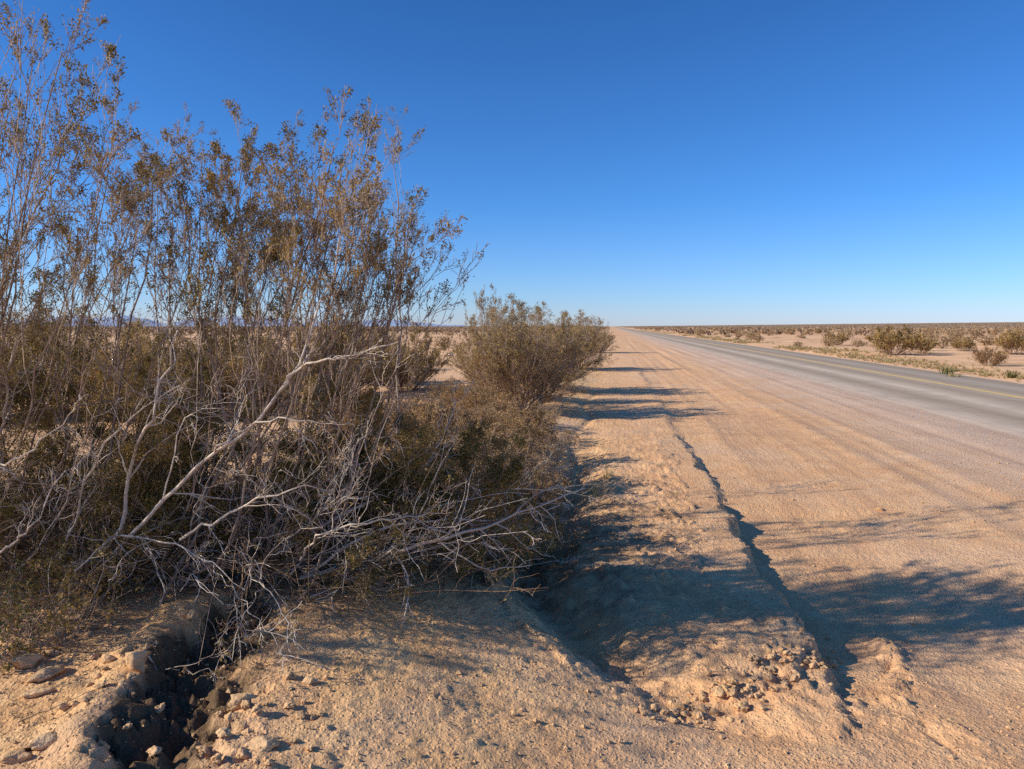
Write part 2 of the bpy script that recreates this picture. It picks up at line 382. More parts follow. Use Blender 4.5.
def grow(pl, pts, r0, r1, lev, cfg, leafy):
    A = np.asarray(pts, float)[None]; R0 = np.array([r0]); R1 = np.array([r1])
    while True:
        m, n, _ = A.shape; k = np.linspace(0, 1, n)[None]
        pl.tubes.append((A, R0[:, None]*(1-k)+R1[:, None]*k))
        seg = np.diff(A, axis=1); L = np.linalg.norm(seg, axis=2).sum(1)
        if lev >= cfg['max']-1 and leafy > 0:
            q = cfg['leaf'] if lev >= cfg['max'] else cfg['leaf']//2
            w = np.repeat(np.nonzero(rng.random(m) < leafy)[0], q)
            if len(w):
                t = rng.uniform(cfg['lt0'] if lev >= cfg['max'] else .5, 1.03, len(w))*(n-1); i = np.clip(t.astype(int), 0, n-2)
                pl.leaf.append((A[w, i]+seg[w, i]*(t-i)[:, None]+rng.normal(0, cfg['lspread'], (len(w), 3)), unitv(seg[w, i])))
        if lev >= cfg['max']: return
        w = np.repeat(np.arange(m), np.maximum(1, np.round(cfg['n'][lev]*rng.uniform(.65, 1.35, m)).astype(int))); c = len(w)
        t = cfg['t0'][lev]+(1-cfg['t0'][lev])*rng.uniform(0, .995, c)**cfg.get('skew', .8); q = t*(n-1); i = np.minimum(q.astype(int), n-2)
        p = A[w, i]+seg[w, i]*(q-i)[:, None]; tan = unitv(seg[w, i]); a = rng.normal(0, 1, (c, 3)); a = unitv(a-tan*(a*tan).sum(1, keepdims=True))
        ang = rng.uniform(cfg['ang'][0], cfg['ang'][1], c)[:, None]; d = tan*np.cos(ang)+a*np.sin(ang); d[:, 2] += cfg['lift'][lev]; d = unitv(d)
        Lc = L[w]*cfg['lr'][lev]*rng.uniform(.55, 1.25, c)*(1.25-cfg.get('tap', .95)*t); nn = cfg['np'][lev]; st = (Lc/(nn-1))[:, None]
        cur = p; out = [p]
        for s_ in range(nn-1):
            d = d+rng.normal(0, cfg['wig'], (c, 3)); d[:, 2] += cfg['up']; d = unitv(d); cur = cur+d*st; out.append(cur)
        rc = np.maximum(cfg['rmin'], (R0[w]+(R1[w]-R0[w])*t)*.62)
        A = np.stack(out, 1); R0 = rc; R1 = np.maximum(cfg['rmin']*.7, rc*.35); lev += 1
def tubes_mesh(tubes, sides=(6, 4, 3)):
    Vs, Fs, off = [], [], 0
    for Pt, Rd in tubes:
        if Pt.ndim == 2: Pt, Rd = Pt[None], np.asarray(Rd)[None]
        m, n, _ = Pt.shape; r_ = Rd[:, 0].mean(); k = sides[0] if r_ > .008 else sides[1] if r_ > .004 else sides[2]
        T = unitv(np.gradient(Pt, axis=1))
        ref = np.where(np.abs(T[:, :1, 2:3]) > .8, np.array([1., 0, 0]), np.array([0, 0, 1.])); ref = np.broadcast_to(ref, T.shape)
        N = unitv(np.cross(T, ref)); B = np.cross(T, N)
        a = np.linspace(0, 2*math.pi, k, endpoint=False)
        ring = Pt[:, :, None]+Rd[:, :, None, None]*(np.cos(a)[None, None, :, None]*N[:, :, None]+np.sin(a)[None, None, :, None]*B[:, :, None])
        I = np.arange(m*n*k).reshape(m, n, k)+off; J = np.roll(I, -1, axis=2)
        Fs.append(np.stack([I[:, :-1], J[:, :-1], J[:, 1:], I[:, 1:]], -1).reshape(-1, 4)); Vs.append(ring.reshape(-1, 3)); off += m*n*k
    return np.concatenate(Vs), np.concatenate(Fs)
def leaves_mesh(leaf, size, aspect=.5, along=.6):
    Pp = np.concatenate([a for a, b in leaf]); D = np.concatenate([b for a, b in leaf]); n = len(Pp)
    d = D*along+rng.normal(0, .6, (n, 3)); d /= np.linalg.norm(d, axis=1)[:, None]
    w = np.cross(d, rng.normal(0, 1, (n, 3))); w /= np.linalg.norm(w, axis=1)[:, None]+1e-9
    s = size*rng.uniform(.55, 1.35, (n, 1)); b = w*s*aspect*.5
    V = np.stack([Pp, Pp+d*s*.5+b, Pp+d*s, Pp+d*s*.5-b], 1).reshape(-1, 3)
    return V, np.arange(n*4).reshape(-1, 4)

CREO = dict(max=3, n=(8, 6, 4), t0=(.38, .25, .2), lr=(.56, .46, .52), ang=(R(13), R(38)), lift=(.30, .22, .12), np=(8, 6, 5), wig=.15, up=.05,
            rmin=.0015, leaf=17, lt0=.1, lspread=.009)
DENSE = dict(CREO, n=(9, 6, 4), t0=(.15, .15, .1), lr=(.48, .5, .55), ang=(R(20), R(60)), lift=(.15, .1, .05), wig=.20, up=.02, leaf=24, lspread=.012)
SPRAWL = dict(CREO, max=2, n=(9, 6, 3), t0=(.10, .10, .1), lr=(.38, .5, .5), ang=(R(18), R(65)), lift=(.02, .0, .0), np=(8, 7, 5), wig=.24, up=.0, leaf=8)

def zclamp(pts, m=.012):
    h = H(pts[..., 0], pts[..., 1])+m
    pts[..., 2] = np.maximum(pts[..., 2], h); return pts
def stem_obj(pl, origin, parent, mat, label=None, name='stem'):
    for i, (p, r) in enumerate(pl.tubes):
        if p[..., 2].min() < .6: pl.tubes[i] = (zclamp(p.copy(), -.01), r)
    V, Fq = tubes_mesh(pl.tubes); o = mesh_np(name, V-origin, Fq, mat, parent, smooth=True)
    if label: o['label'] = label
    return o
def to_tip(base, tip, n=11, wig=.115, lean=.55):
    b = np.asarray(base, float); t = np.asarray(tip, float); L = np.linalg.norm(t-b)
    m = b+(t-b)*.45+np.array([(t[0]-b[0])*lean*.4, (t[1]-b[1])*lean*.4, -.05*L])
    k = np.linspace(0, 1, n)[:, None]; p = (1-k)**2*b+2*k*(1-k)*m+k**2*t
    nz = np.cumsum(rng.normal(0, wig*L/n, (n, 3)), axis=0); nz -= np.linspace(0, 1, n)[:, None]*nz[-1]
    return p+nz
def gbase(px, py, jit=.10):
    g = G(px, py, .36); x, y = g[0]+rng.normal(0, jit), g[1]+rng.normal(0, jit)
    return np.array([x, y, hz(x, y)-.02])

# ---- the two big bushes of the foreground
def big_bush(origin_px, label, tips, mids, backs, droop, lows, lowbox, sprawl, nsprawl, npale, spbox, bases):
    o0 = gbase(*origin_px, 0); o0[2] = hz(o0[0], o0[1])
    root = empty('creosote_bush', o0); tag(root, label, 'bush')
    pl = Plant()
    def pick(px):                                    # a stem springs from the root crown below it
        b = min(bases, key=lambda q: abs(q[0]-(px-150))+rng.uniform(0, 150)); return gbase(*b, .16)
    for (px, py, v, lf) in tips:
        pl.new(); base = pick(px); tip = P(px-32, py+40, v-.55 if v > 3.7 else v); p = to_tip(base, tip)
        grow(pl, p, rng.uniform(.007, .010), .0024, 0, CREO, lf); stem_obj(pl, o0, root, M['bark'])
    for k in range(mids):
        pl.new(); px = rng.uniform(lowbox[0], lowbox[1]); v = rng.uniform(2.9, 4.3)
        lim = np.interp(px, SKX, SKY); py = rng.uniform(lim+60, 300)
        p = to_tip(pick(px), P(px, py, v)); grow(pl, p, rng.uniform(.006, .010), .0025, 0, CREO, .3); stem_obj(pl, o0, root, M['bark'])
    for k in range(backs):                            # taller stems at the back of the thicket
        pl.new(); px = rng.uniform(lowbox[0], lowbox[1]); v = rng.uniform(4.8, 6.4); py = rng.uniform(130, 240)
        bb = P(px+rng.uniform(-60, 30), 500, rng.uniform(4.6, 6.0)); bb[2] = hz(bb[0], bb[1])-.02
        grow(pl, to_tip(bb, P(px, py, v)), rng.uniform(.007, .011), .0026, 0, CREO, .5); stem_obj(pl, o0, root, M['bark'])
    for (p0, p1) in droop:                            # thin twigs hanging over the gully
        pl.new(); a = P(*p0); b = P(*p1); b[2] = max(b[2], hz(b[0], b[1])+.03); m_ = (a+b)/2+np.array([0, 0, .10])
        grow(pl, resample([a, m_, b], 9), .0032, .001, 0, dict(SPRAWL, n=(5, 3, 3)), .15); stem_obj(pl, o0, root, M['twig'] if p0[0] > 240 else M['bark'], None, 'hanging_twig')
    for k in range(lows):
        pl.new(); px = rng.uniform(lowbox[0], lowbox[2]); v = rng.uniform(3.6, 5.2 if px < 380 else 4.4); py = rng.uniform(350 if px < 380 else 430, 530)
        b = gbase(px+rng.uniform(-120, 40), rng.uniform(540, 572), .1) if k % 3 else pick(px)
        p = to_tip(b, P(px, py, v), 9, .10); grow(pl, p, rng.uniform(.005, .008), .0022, 0, DENSE, .85); stem_obj(pl, o0, root, M['twig'] if k % 2 else M['bark'], None, 'low_branch')
    for (poly, r, kids) in sprawl:
        pl.new(); p = resample([P(q[0], q[1], q[2]-.32) for q in poly], 16); p[1:-1] += rng.normal(0, .008, (14, 3))
        p = zclamp(p, .02); cfg = dict(SPRAWL, n=(kids, 5, 3))
        grow(pl, p, r*.72, r*.2, 0, cfg, .30); stem_obj(pl, o0, root, M['bleach'], 'bleached bare branch', 'dead_branch')
    for k in range(nsprawl):
        pl.new(); b = pick(rng.uniform(spbox[0]-60, spbox[1]-60)); t = P(rng.uniform(spbox[0], spbox[1]), rng.uniform(spbox[2], spbox[3]), rng.uniform(3.1, 4.6))
        t[2] = max(t[2], hz(t[0], t[1])+.04)
        p = zclamp(to_tip(b, t, 12, .14, -.2), .02); grow(pl, p, rng.uniform(.003, .006), .0015, 0, SPRAWL, .25)
        stem_obj(pl, o0, root, (M['bleach'], M['bark'], M['twig'], M['bark'])[k % 4], None, 'dead_branch')
    for k in range(npale):                            # pale bare twigs standing in front of the brown mass
        pl.new(); px = rng.uniform(lowbox[0]+60, lowbox[1]); b = gbase(px-rng.uniform(20, 110), rng.uniform(540, 575), .1)
        p = to_tip(b, P(px+rng.uniform(-10, 50), rng.uniform(330, 480), rng.uniform(3.1, 3.7)), 12, .15, .4)
        grow(pl, p, rng.uniform(.003, .006), .0014, 0, dict(SPRAWL, max=2, n=(8, 4, 3), lr=(.34, .5, .5)), .05); stem_obj(pl, o0, root, M['bleach'] if k % 3 else M['bark'], None, 'dead_branch')
    V, Fq = leaves_mesh(pl.leaf, .0125, .48); mesh_np('foliage', V-o0, Fq, M['leaf'], root)
    print(label[:30], len(Fq), 'leaves')
    return root
SKX = np.array([-200, 0, 40, 60, 95, 115, 145, 165, 190, 215, 240, 275, 300, 330, 366, 395, 410, 437, 450])
SKY = np.array([40, 75, 70, 35, 12, 70, 90, 150, 138, 150, 170, 118, 195, 155, 105, 130, 175, 190, 295])
tipsL = [(-170, 60, 4.6, .7), (-110, 20, 4.2, .7), (-60, 60, 3.8, .7), (-25, 55, 4.2, .7), (6, 78, 4.0, .75), (20, 130, 4.6, .8), (40, 72, 4.3, .75), (62, 36, 4.0, .6), (94, 12, 4.0, .7), (104, 66, 4.4, .6),
         (146, 90, 4.3, .75), (138, 122, 3.8, .7), (185, 138, 4.4, .75), (170, 170, 3.9, .6), (60, 150, 3.6, .6), (110, 190, 3.5, .5), (8, 190, 3.6, .8), (80, 230, 5.0, .9), (125, 230, 5.4, .9),
         (-260, 90, 3.3, .7), (-330, 130, 3.1, .7), (-200, 50, 3.5, .7), (-150, 140, 3.2, .7), (-420, 150, 3.2, .7), (-300, 40, 3.6, .7), (-230, 170, 2.95, .6), (25, 255, 3.3, .6), (-40, 160, 3.3, .6)]+[(rng.uniform(-900, -260), rng.uniform(20, 280), rng.uniform(2.3, 3.1), .85) for k in range(17)]  # stems left of the view are added to cast streak shadows on the shoulder
tipsR = [(213, 144, 4.2, .55), (232, 168, 4.6, .6), (250, 180, 4.0, .5), (275, 118, 4.2, .95), (284, 140, 4.3, 1.0), (270, 150, 4.0, .9), (300, 195, 4.6, .8), (329, 152, 4.4, .9), (345, 185, 4.0, .8),
         (366, 105, 4.0, .6), (374, 125, 4.2, .5), (393, 126, 4.3, .6), (402, 166, 4.0, .45), (437, 184, 4.1, .5), (427, 218, 4.4, .4), (415, 245, 4.0, .4), (405, 210, 4.7, .4), (385, 200, 3.8, .4), (440, 296, 4.2, .1)]
sprL = [([(100, 553, 3.95), (108, 540, 3.9), (121, 528, 3.85), (128, 480, 3.8), (140, 440, 3.75), (152, 420, 3.7), (160, 385, 3.7), (178, 330, 3.65)], .017, 8),
        ([(104, 550, 3.9), (118, 535, 3.8), (150, 538, 3.7), (205, 560, 3.5), (245, 590, 3.35)], .009, 8),
        ([(-30, 480, 3.6), (0, 465, 3.55), (30, 450, 3.5), (58, 428, 3.5), (76, 408, 3.5)], .009, 5),
        ([(-20, 560, 3.8), (10, 545, 3.7), (35, 520, 3.6), (48, 495, 3.6), (66, 470, 3.6)], .011, 7),
        ([(0, 470, 4.2), (5, 400, 4.1), (15, 350, 4.0), (40, 300, 4.0)], .013, 6),
        ([(60, 560, 3.9), (80, 500, 3.8), (110, 440, 3.7), (150, 405, 3.7), (190, 380, 3.7)], .010, 7)]
sprR = [([(112, 556, 3.85), (135, 530, 3.8), (165, 500, 3.75), (190, 475, 3.7), (215, 452, 3.65), (250, 429, 3.6), (281, 390, 3.6), (312, 331, 3.6), (325, 295, 3.65), (350, 215, 3.7)], .0145, 7),
        ([(281, 390, 3.6), (300, 367, 3.55), (335, 360, 3.5), (360, 352, 3.5), (398, 342, 3.5)], .010, 5),
        ([(215, 452, 3.65), (245, 428, 3.6), (290, 420, 3.5), (340, 425, 3.5)], .008, 5),
        ([(300, 578, 4.0), (335, 566, 4.0), (372, 556, 3.95), (402, 551, 3.9), (440, 540, 3.9), (480, 530, 4.0), (530, 508, 4.2), (585, 488, 4.4)], .017, 11),
        ([(270, 560, 4.1), (310, 533, 4.0), (350, 510, 4.0), (385, 497, 4.1), (412, 480, 4.2), (436, 448, 4.3), (456, 398, 4.4)], .015, 9),
        ([(180, 540, 3.8), (215, 522, 3.7), (255, 500, 3.6), (285, 490, 3.55), (330, 492, 3.6)], .011, 9),
        ([(310, 572, 4.0), (350, 545, 3.9), (390, 525, 3.9), (440, 520, 4.0), (500, 518, 4.2), (560, 505, 4.5)], .012, 10),
        ([(330, 575, 4.2), (390, 560, 4.2), (450, 545, 4.3), (500, 540, 4.5), (545, 525, 4.7)], .010, 10),
        ([(300, 560, 3.8), (330, 530, 3.6), (372, 521, 3.6), (420, 518, 3.7), (455, 505, 3.8)], .009, 8),
        ([(290, 575, 3.9), (340, 520, 4.3), (400, 500, 4.6), (470, 490, 5.0), (560, 488, 5.4), (600, 484, 5.6)], .010, 9),
        ([(230, 560, 3.7), (250, 575, 3.5), (275, 600, 3.3), (300, 650, 3.1)], .005, 6),
        ([(255, 560, 3.7), (262, 590, 3.4), (240, 620, 3.2), (232, 660, 3.0)], .005, 6),
        ([(200, 555, 3.7), (225, 580, 3.4), (265, 625, 3.1), (305, 650, 3.0)], .004, 5)]
big_bush((70, 560), 'tall grey-stemmed creosote bush with wispy tips reaching the top left corner', tipsL, 4, 5, [], 60, (-150, 200, 210), sprL, 26, 14, (-40, 260, 440, 570),
         [(-120, 560), (0, 556), (80, 556), (140, 562)])
big_bush((250, 572), 'sprawling creosote bush with bleached white branches trailing to the right over the bank', tipsR, 4, 6, [((rng.uniform(190, 320), rng.uniform(525, 560), rng.uniform(3.3, 3.8)), (rng.uniform(190, 330), rng.uniform(595, 670), rng.uniform(2.75, 3.2))) for k in range(9)], 70, (150, 420, 520), sprR, 60, 20, (170, 560, 450, 600),
         [(170, 562), (235, 572), (310, 574)])

# ---- generic desert shrubs for the middle distance (several kinds, then copied)
def shrub_parts(h, w, nst, cfg, lsize, leafy, bark, leafm, lean=0.0):
    root = empty('desert_shrub'); pl = Plant(); alltub = []
    for k in range(nst):
        pl.new(); a = rng.uniform(0, 2*math.pi); rr = math.sqrt(rng.uniform(0, 1)); hh = h*(1-.45*rr**2)*rng.uniform(.7, 1.05)
        b = np.array([math.cos(a), math.sin(a), 0])*rr*w*.10; t = np.array([math.cos(a)*rr*w*.5+lean*hh, math.sin(a)*rr*w*.5, hh])
        p = to_tip(b-np.array([0, 0, .03]), t, 7, .06); grow(pl, p, .010*h/1.5+.003, .003, 0, cfg, leafy); alltub += pl.tubes
    V, Fq = tubes_mesh(alltub, (4, 3, 3)); V[:, 2] = np.maximum(V[:, 2], -.05); mesh_np('stems', V, Fq, bark, root, smooth=True)
    V, Fq = leaves_mesh(pl.leaf, lsize, .5); V[:, 2] = np.maximum(V[:, 2], .0); mesh_np('foliage', V, Fq, leafm, root)
    return root
MIDC = dict(CREO, n=(10, 5, 3), t0=(.04, .1, .1), skew=1.1, ang=(R(18), R(48)), leaf=8, lspread=.025, np=(6, 4, 3), rmin=.003)
FARC = dict(CREO, max=2, n=(8, 6, 3), t0=(.12, .1, .1), ang=(R(18), R(52)), leaf=6, lspread=.03, np=(5, 4, 3), rmin=.006)
TWIG = dict(CREO, n=(7, 5, 3), t0=(.08, .1, .1), ang=(R(25), R(70)), lift=(.05, .02, 0), wig=.24, leaf=6, lspread=.012, np=(6, 5, 4), rmin=.0022)
def put(proto, px, v, s=1.0, rz=0., label=None, cat='shrub', group=None, sx=None, first=False, sink=.0):
    d = P(px, 326, v); x, y = d[0], d[1]
    o = proto if first else copy_tree(proto)
    o.location = (x, y, hz(x, y)-sink); o.rotation_euler = (0, 0, rz); o.scale = (sx or s, sx or s, s)
    if label: o['label'] = label
    o['category'] = cat
    if group: o['group'] = group
    elif 'group' in o: del o['group']
    return o
bA = shrub_parts(2.15, 2.8, 34, MIDC, .028, .85, M['bark'], M['bank'])
bB = shrub_parts(1.5, 2.6, 28, MIDC, .032, .75, M['twig'], M['bank'])
tA = shrub_parts(.55, 1.15, 30, TWIG, .016, .8, M['twig'], M['leafb'])
tB = shrub_parts(.42, 1.3, 20, TWIG, .014, .35, M['bark'], M['leafb'])
# row of bushes along the bank beyond the foreground
put(bA, 518, 13.8, .92, .3, sx=.98, label='dense olive bush on the bank, the largest one right beside the sandy shoulder', cat='bush', first=True)
put(bA, 492, 15.6, 1.0, 2.1, sx=.6, label='thin-topped bush just left of the largest bank bush, its twigs poking above the horizon', cat='bush')
put(bA, 548, 18.5, .90, 1.2, 'grey-green bush behind the largest bank bush, casting the long thin shadow on the shoulder', 'bush', sx=1.0)
put(bA, 576, 28, .95, 4.0, 'third bush along the bank, low and dark where the shoulder narrows', 'bush', sx=1.1)
put(bA, 594, 46, .95, 5.0, 'far bush at the end of the bank row, next to the vanishing road', 'bush')
put(bB, 403, 17, 1.0, 0., sx=.8, label='rounded brown bush standing in sand left of the pale scrap of litter', cat='bush', first=True)
for i, (px, v, s) in enumerate(((-60, 11.5, 1.05), (20, 12.6, 1.1), (85, 13.5, 1.15), (150, 12, 1.0), (215, 14.2, 1.1), (280, 13.0, 1.0), (330, 15.5, 1.05), (358, 19, 1.0))):
    put(bB, px, v, s, i*1.3, 'brown-olive bush half hidden behind the foreground branches', 'bush', 'bushes behind the foreground branches')
low = [(476, 11.5, 1.1, tA), (446, 9.0, .7, tB), (505, 8.6, 1.0, tA), (420, 8.0, 1.15, tA), (470, 7.0, 1.0, tB), (515, 6.6, .9, tB), (440, 6.4, 1.1, tB), (545, 7.4, .8, tB), (490, 5.8, .9, tB), (400, 6.6, 1.1, tB), (455, 13.5, .8, tA), (440, 12.2, .6, tB), (465, 10.2, .9, tB), (448, 15.5, .8, tB), (478, 9.2, 1.0, tB), (430, 10.6, .8, tB), (512, 10.4, 1.1, tB), (530, 11.6, .9, tB), (545, 9.2, .7, tB), (372, 8.6, 1.2, tA), (540, 5.7, .75, tB)]
fa = {id(tA): True, id(tB): True}
for i, (px, v, s, pr) in enumerate(low):
    f = fa.pop(id(pr), False)
    put(pr, px, v, s, i*.9, 'low dry brown twiggy shrub on the bank between the big bush and the bank row', 'shrub', 'dry twiggy shrubs on the bank', first=f)

# right side of the road
for i, (px, v, s) in enumerate(((500, 4.9, .7), (535, 5.3, .55), (515, 5.8, .75), (475, 5.2, .9), (500, 7.4, .9))):
    put(tA, px, v, s, i*1.7+.4, 'low dry brown twiggy shrub on the bank between the big bush and the bank row', 'shrub', 'dry twiggy shrubs on the bank')
cA = shrub_parts(1.5, 2.7, 30, FARC, .075, .9, M['twig'], M['bank'])
cB = shrub_parts(.85, 1.25, 24, FARC, .05, .35, M['twig'], M['leafb'])
put(cA, 893, 40, 1.05, .4, 'largest olive bush across the road, rounded, standing alone on sand', 'bush', first=True)
put(cA, 921, 42, .72, 1.4, 'smaller bush touching the right flank of the largest bush across the road', 'bush')
put(cB, 990, 30, 1.0, .0, 'pale brown spiky low shrub nearest the far road edge, at right', 'shrub', first=True)
put(cA, 1016, 43, .95, 2.2, 'dark bush cut by the right edge of the picture', 'bush')
put(cA, 965, 48, .55, 3.0, 'low spread-out bush between the largest bush and the right edge', 'bush')
put(cA, 838, 62, .7, 3.6, 'grey bush left of the largest bush across the road', 'bush')
# scattered shrubs of the plain: small in the picture, one mesh each
def lump(h, w, n, q, seed):
    r2 = np.random.default_rng(seed); pts = r2.normal(0, 1, (n, 3)); pts /= np.linalg.norm(pts, axis=1)[:, None]; pts *= r2.uniform(.25, 1, (n, 1))**.5
    pts = pts*np.array([w/2, w/2, h*.55])*(1+.35*np.sin(pts[:, :1]*7+seed))+np.array([0, 0, h*.5]); pts[:, 2] = np.abs(pts[:, 2])
    V, Fq = leaves_mesh([(pts, np.tile(np.array([[0, 0, 1.]]), (n, 1)))], q, .7, .8)
    st = []
    for k in range(14):
        a = r2.uniform(0, 6.28); t = np.array([math.cos(a)*w*.4, math.sin(a)*w*.4, h*r2.uniform(.6, 1.1)]); st.append((to_tip(np.zeros(3), t, 4, .05), np.linspace(.015, .006, 4)))
    V2, F2 = tubes_mesh(st, (3, 3, 3))
    return np.concatenate([V, V2]), np.concatenate([Fq, F2+len(V)]), np.concatenate([np.zeros(len(Fq)), np.ones(len(F2))])
protos = []
for k, (h, w, n) in enumerate(((.95, 1.5, 420), (.6, 1.2, 300), (.75, 1.0, 260), (1.2, 1.7, 480), (.4, .9, 200))):
    V, Fq, mi = lump(h, w, n, .15, 50+k); protos.append(mesh_np('plain_shrub', V, Fq, [M['plain'], M['twig']], midx=mi))
cnt = 0; used = set(); taken = []
pr = np.random.default_rng(21)
spots = []
while len(spots) < 150:
    side = 1 if pr.random() < .72 else 0
    v = pr.uniform(24, 150)**1.0; px = pr.uniform(640, 1060) if side else pr.uniform(-40, 600)
    d = P(px, 326, v); x, y = d[0], d[1]
    if side and x < 13.4+pr.uniform(0, 2): continue
    if not side and (x > -2.5 or v < 20): continue
    if vnoise(np.array([x*.07]), np.array([y*.07]))[0]+pr.uniform(-.5, .5) < -.1: continue
    if any((x-a)**2+(y-b)**2 < 2.2 for a, b in spots): continue
    if side and v < 45 and px > 840: continue
    spots.append((x, y))
for x, y in spots:
    k = int(pr.integers(0, 5)); o = protos[k]
    if k in used: o = o.copy(); C.objects.link(o)
    used.add(k); s = pr.uniform(.45, 1.05)*(1.15 if math.hypot(x, y) > 80 else .85)
    o.location = (x, y, hz(x, y)-.03); o.rotation_euler = (0, 0, pr.uniform(0, 6.28)); o.scale = (s*pr.uniform(.9, 1.25), s, s*pr.uniform(.8, 1.15))
    if x > 8: tag(o, 'small dry shrub dotted over the sandy plain across the road', 'shrub', 'shrubs on the plain across the road')
    else: tag(o, 'small dry shrub dotted over the plain behind the left bank', 'shrub', 'shrubs on the plain behind the left bank')
# the far scrub that reads as one mass
N = 9000
az = pr.uniform(R(-62), R(52), N); rr = 130*np.exp(pr.uniform(0, 1, N)**.8*math.log(2600/130))
x = np.sin(az)*rr; y = np.cos(az)*rr; ok = (x > 14) | (x < -3); x, y = x[ok], y[ok]; rr = rr[ok]
z = H(x, y); q = 14; n = len(x); sc_ = (pr.uniform(.55, 1.3, n)*np.clip(rr/500, .9, 2.2))
pts = pr.normal(0, 1, (n, q, 3)); pts /= np.linalg.norm(pts, axis=2, keepdims=True); pts *= pr.uniform(.2, 1, (n, q, 1))
pts = pts*np.array([.85, .85, .42])*sc_[:, None, None]+np.stack([x, y, z+.40*sc_], 1)[:, None]
lf = [(pts.reshape(-1, 3), np.tile(np.array([[0, 0, .6]]), (n*q, 1)))]
V, Fq = leaves_mesh(lf, .55, .8, .5); tag(mesh_np('scrubland', V, Fq, M['far']), 'far low scrub merging into a brown band at the horizon', 'scrub', kind='stuff')

# ------------------------------------------------------------------ grasses and weeds
def tuft(h, n, spread, wid=.006, seed=0):
    r2 = np.random.default_rng(seed); V, Fq = [], []
    for k in range(n):
        a = r2.uniform(0, 6.28); b = np.array([math.cos(a), math.sin(a), 0])*r2.uniform(0, spread*.35); L = h*r2.uniform(.5, 1.1); ln = r2.uniform(.1, .9)
        tip = b+np.array([math.cos(a)*L*ln, math.sin(a)*L*ln, L*(1-.35*ln)]); md = b+(tip-b)*.5+np.array([0, 0, L*.12]); w = np.array([-math.sin(a), math.cos(a), 0])*wid*.5
        i = len(V); V += [b-w, b+w, md-w*.8, md+w*.8, tip-w*.2, tip+w*.2]; Fq += [(i, i+1, i+3, i+2), (i+2, i+3, i+5, i+4)]
    return np.array(V), np.array(Fq)
# dry verge grass on the far side of the road
gV, gF, off = [], [], 0; tp = [tuft(.30, 16, .3, .03, 80+k) for k in range(4)]
for k in range(2600):
    yy = 14*math.exp(pr.uniform(0, 1)*math.log(320/14)); xx = 12.05+abs(pr.normal(0, 1))*1.3+pr.uniform(0, .4)
    if vnoise(np.array([yy*.13]), np.array([xx*.3]))[0] < -.12: continue
    V, Fq = tp[k % 4]; a = pr.uniform(0, 6.28); s = pr.uniform(.35, 1.0)*(.5+.5*sst(15, 60, yy)); ca, sa = math.cos(a)*s, math.sin(a)*s
    W = np.stack([V[:, 0]*ca-V[:, 1]*sa+xx, V[:, 0]*sa+V[:, 1]*ca+yy, V[:, 2]*s+hz(xx, yy)-.01], 1); gV.append(W); gF.append(Fq+off); off += len(V)
tag(mesh_np('verge_grass', np.concatenate(gV), np.concatenate(gF), M['grass']), 'dry yellow grass along the far verge of the road', 'grass', kind='stuff')
def weed(px, py, z0, h, n, spread, mat, label, name, group=None, wid=.004, seed=1):
    V, Fq = tuft(h, n, spread, wid, seed); o = mesh_np(name, V, Fq, mat); g = G(px, py, z0); o.location = (g[0], g[1], hz(g[0], g[1])-.01); tag(o, label, 'weed', group); return o
for i, (px, py) in enumerate(((560, 486), (575, 492), (590, 484), (606, 478), (548, 470), (600, 496), (572, 476), (530, 494))):
    weed(px, py, .03, .26, 34, .25, M['grass'] if i % 3 else M['green'], 'thin dry weed growing at the foot of the bank beside the shoulder', 'dry_weed', 'dry weeds at the foot of the bank', .004, 100+i)
weed(947, 373, .03, .32, 60, .7, M['green'], 'greenish weed clump hugging the far road edge, right of the largest bush', 'roadside_weed', None, .03, 121)
weed(1012, 378, .03, .30, 40, .5, M['green'], 'small green weed at the far road edge by the right side of the picture', 'roadside_weed', None, .03, 122)
weed(953, 376, .03, .22, 50, .8, M['grass'], 'dry straw-coloured tuft lying before the greenish weed clump', 'roadside_weed', None, .03, 123)
# leafy low growth at the left edge, on the berm
for i, (px, py) in enumerate(((20, 600), (50, 585), (80, 578), (30, 625), (5, 640), (62, 610), (8, 575), (100, 590), (35, 570), (66, 632), (118, 575))):
    pl = Plant(); pl.new(); b = gbase(px, py, .02)
    for k in range(9):
        a = rng.uniform(0, 6.28); grow(pl, wander(b.copy(), np.array([math.cos(a), math.sin(a), 1.1]), rng.uniform(.25, .5), 6, .18, .0), .003, .0015, 1, dict(SPRAWL, n=(4, 4, 3), max=3, leaf=7, rmin=.0014), .9)
    r_ = empty('low_sprig', b); tag(r_, 'low leafy sprig on the sandy berm at the left edge', 'plant', 'leafy sprigs at the left edge')
    V, Fq = tubes_mesh(pl.tubes); mesh_np('stems', V-b, Fq, M['bark'], r_, smooth=True); V, Fq = leaves_mesh(pl.leaf, .019, .5); mesh_np('foliage', V-b, Fq, M['green'] if i % 4 == 0 else M['leaf'], r_)

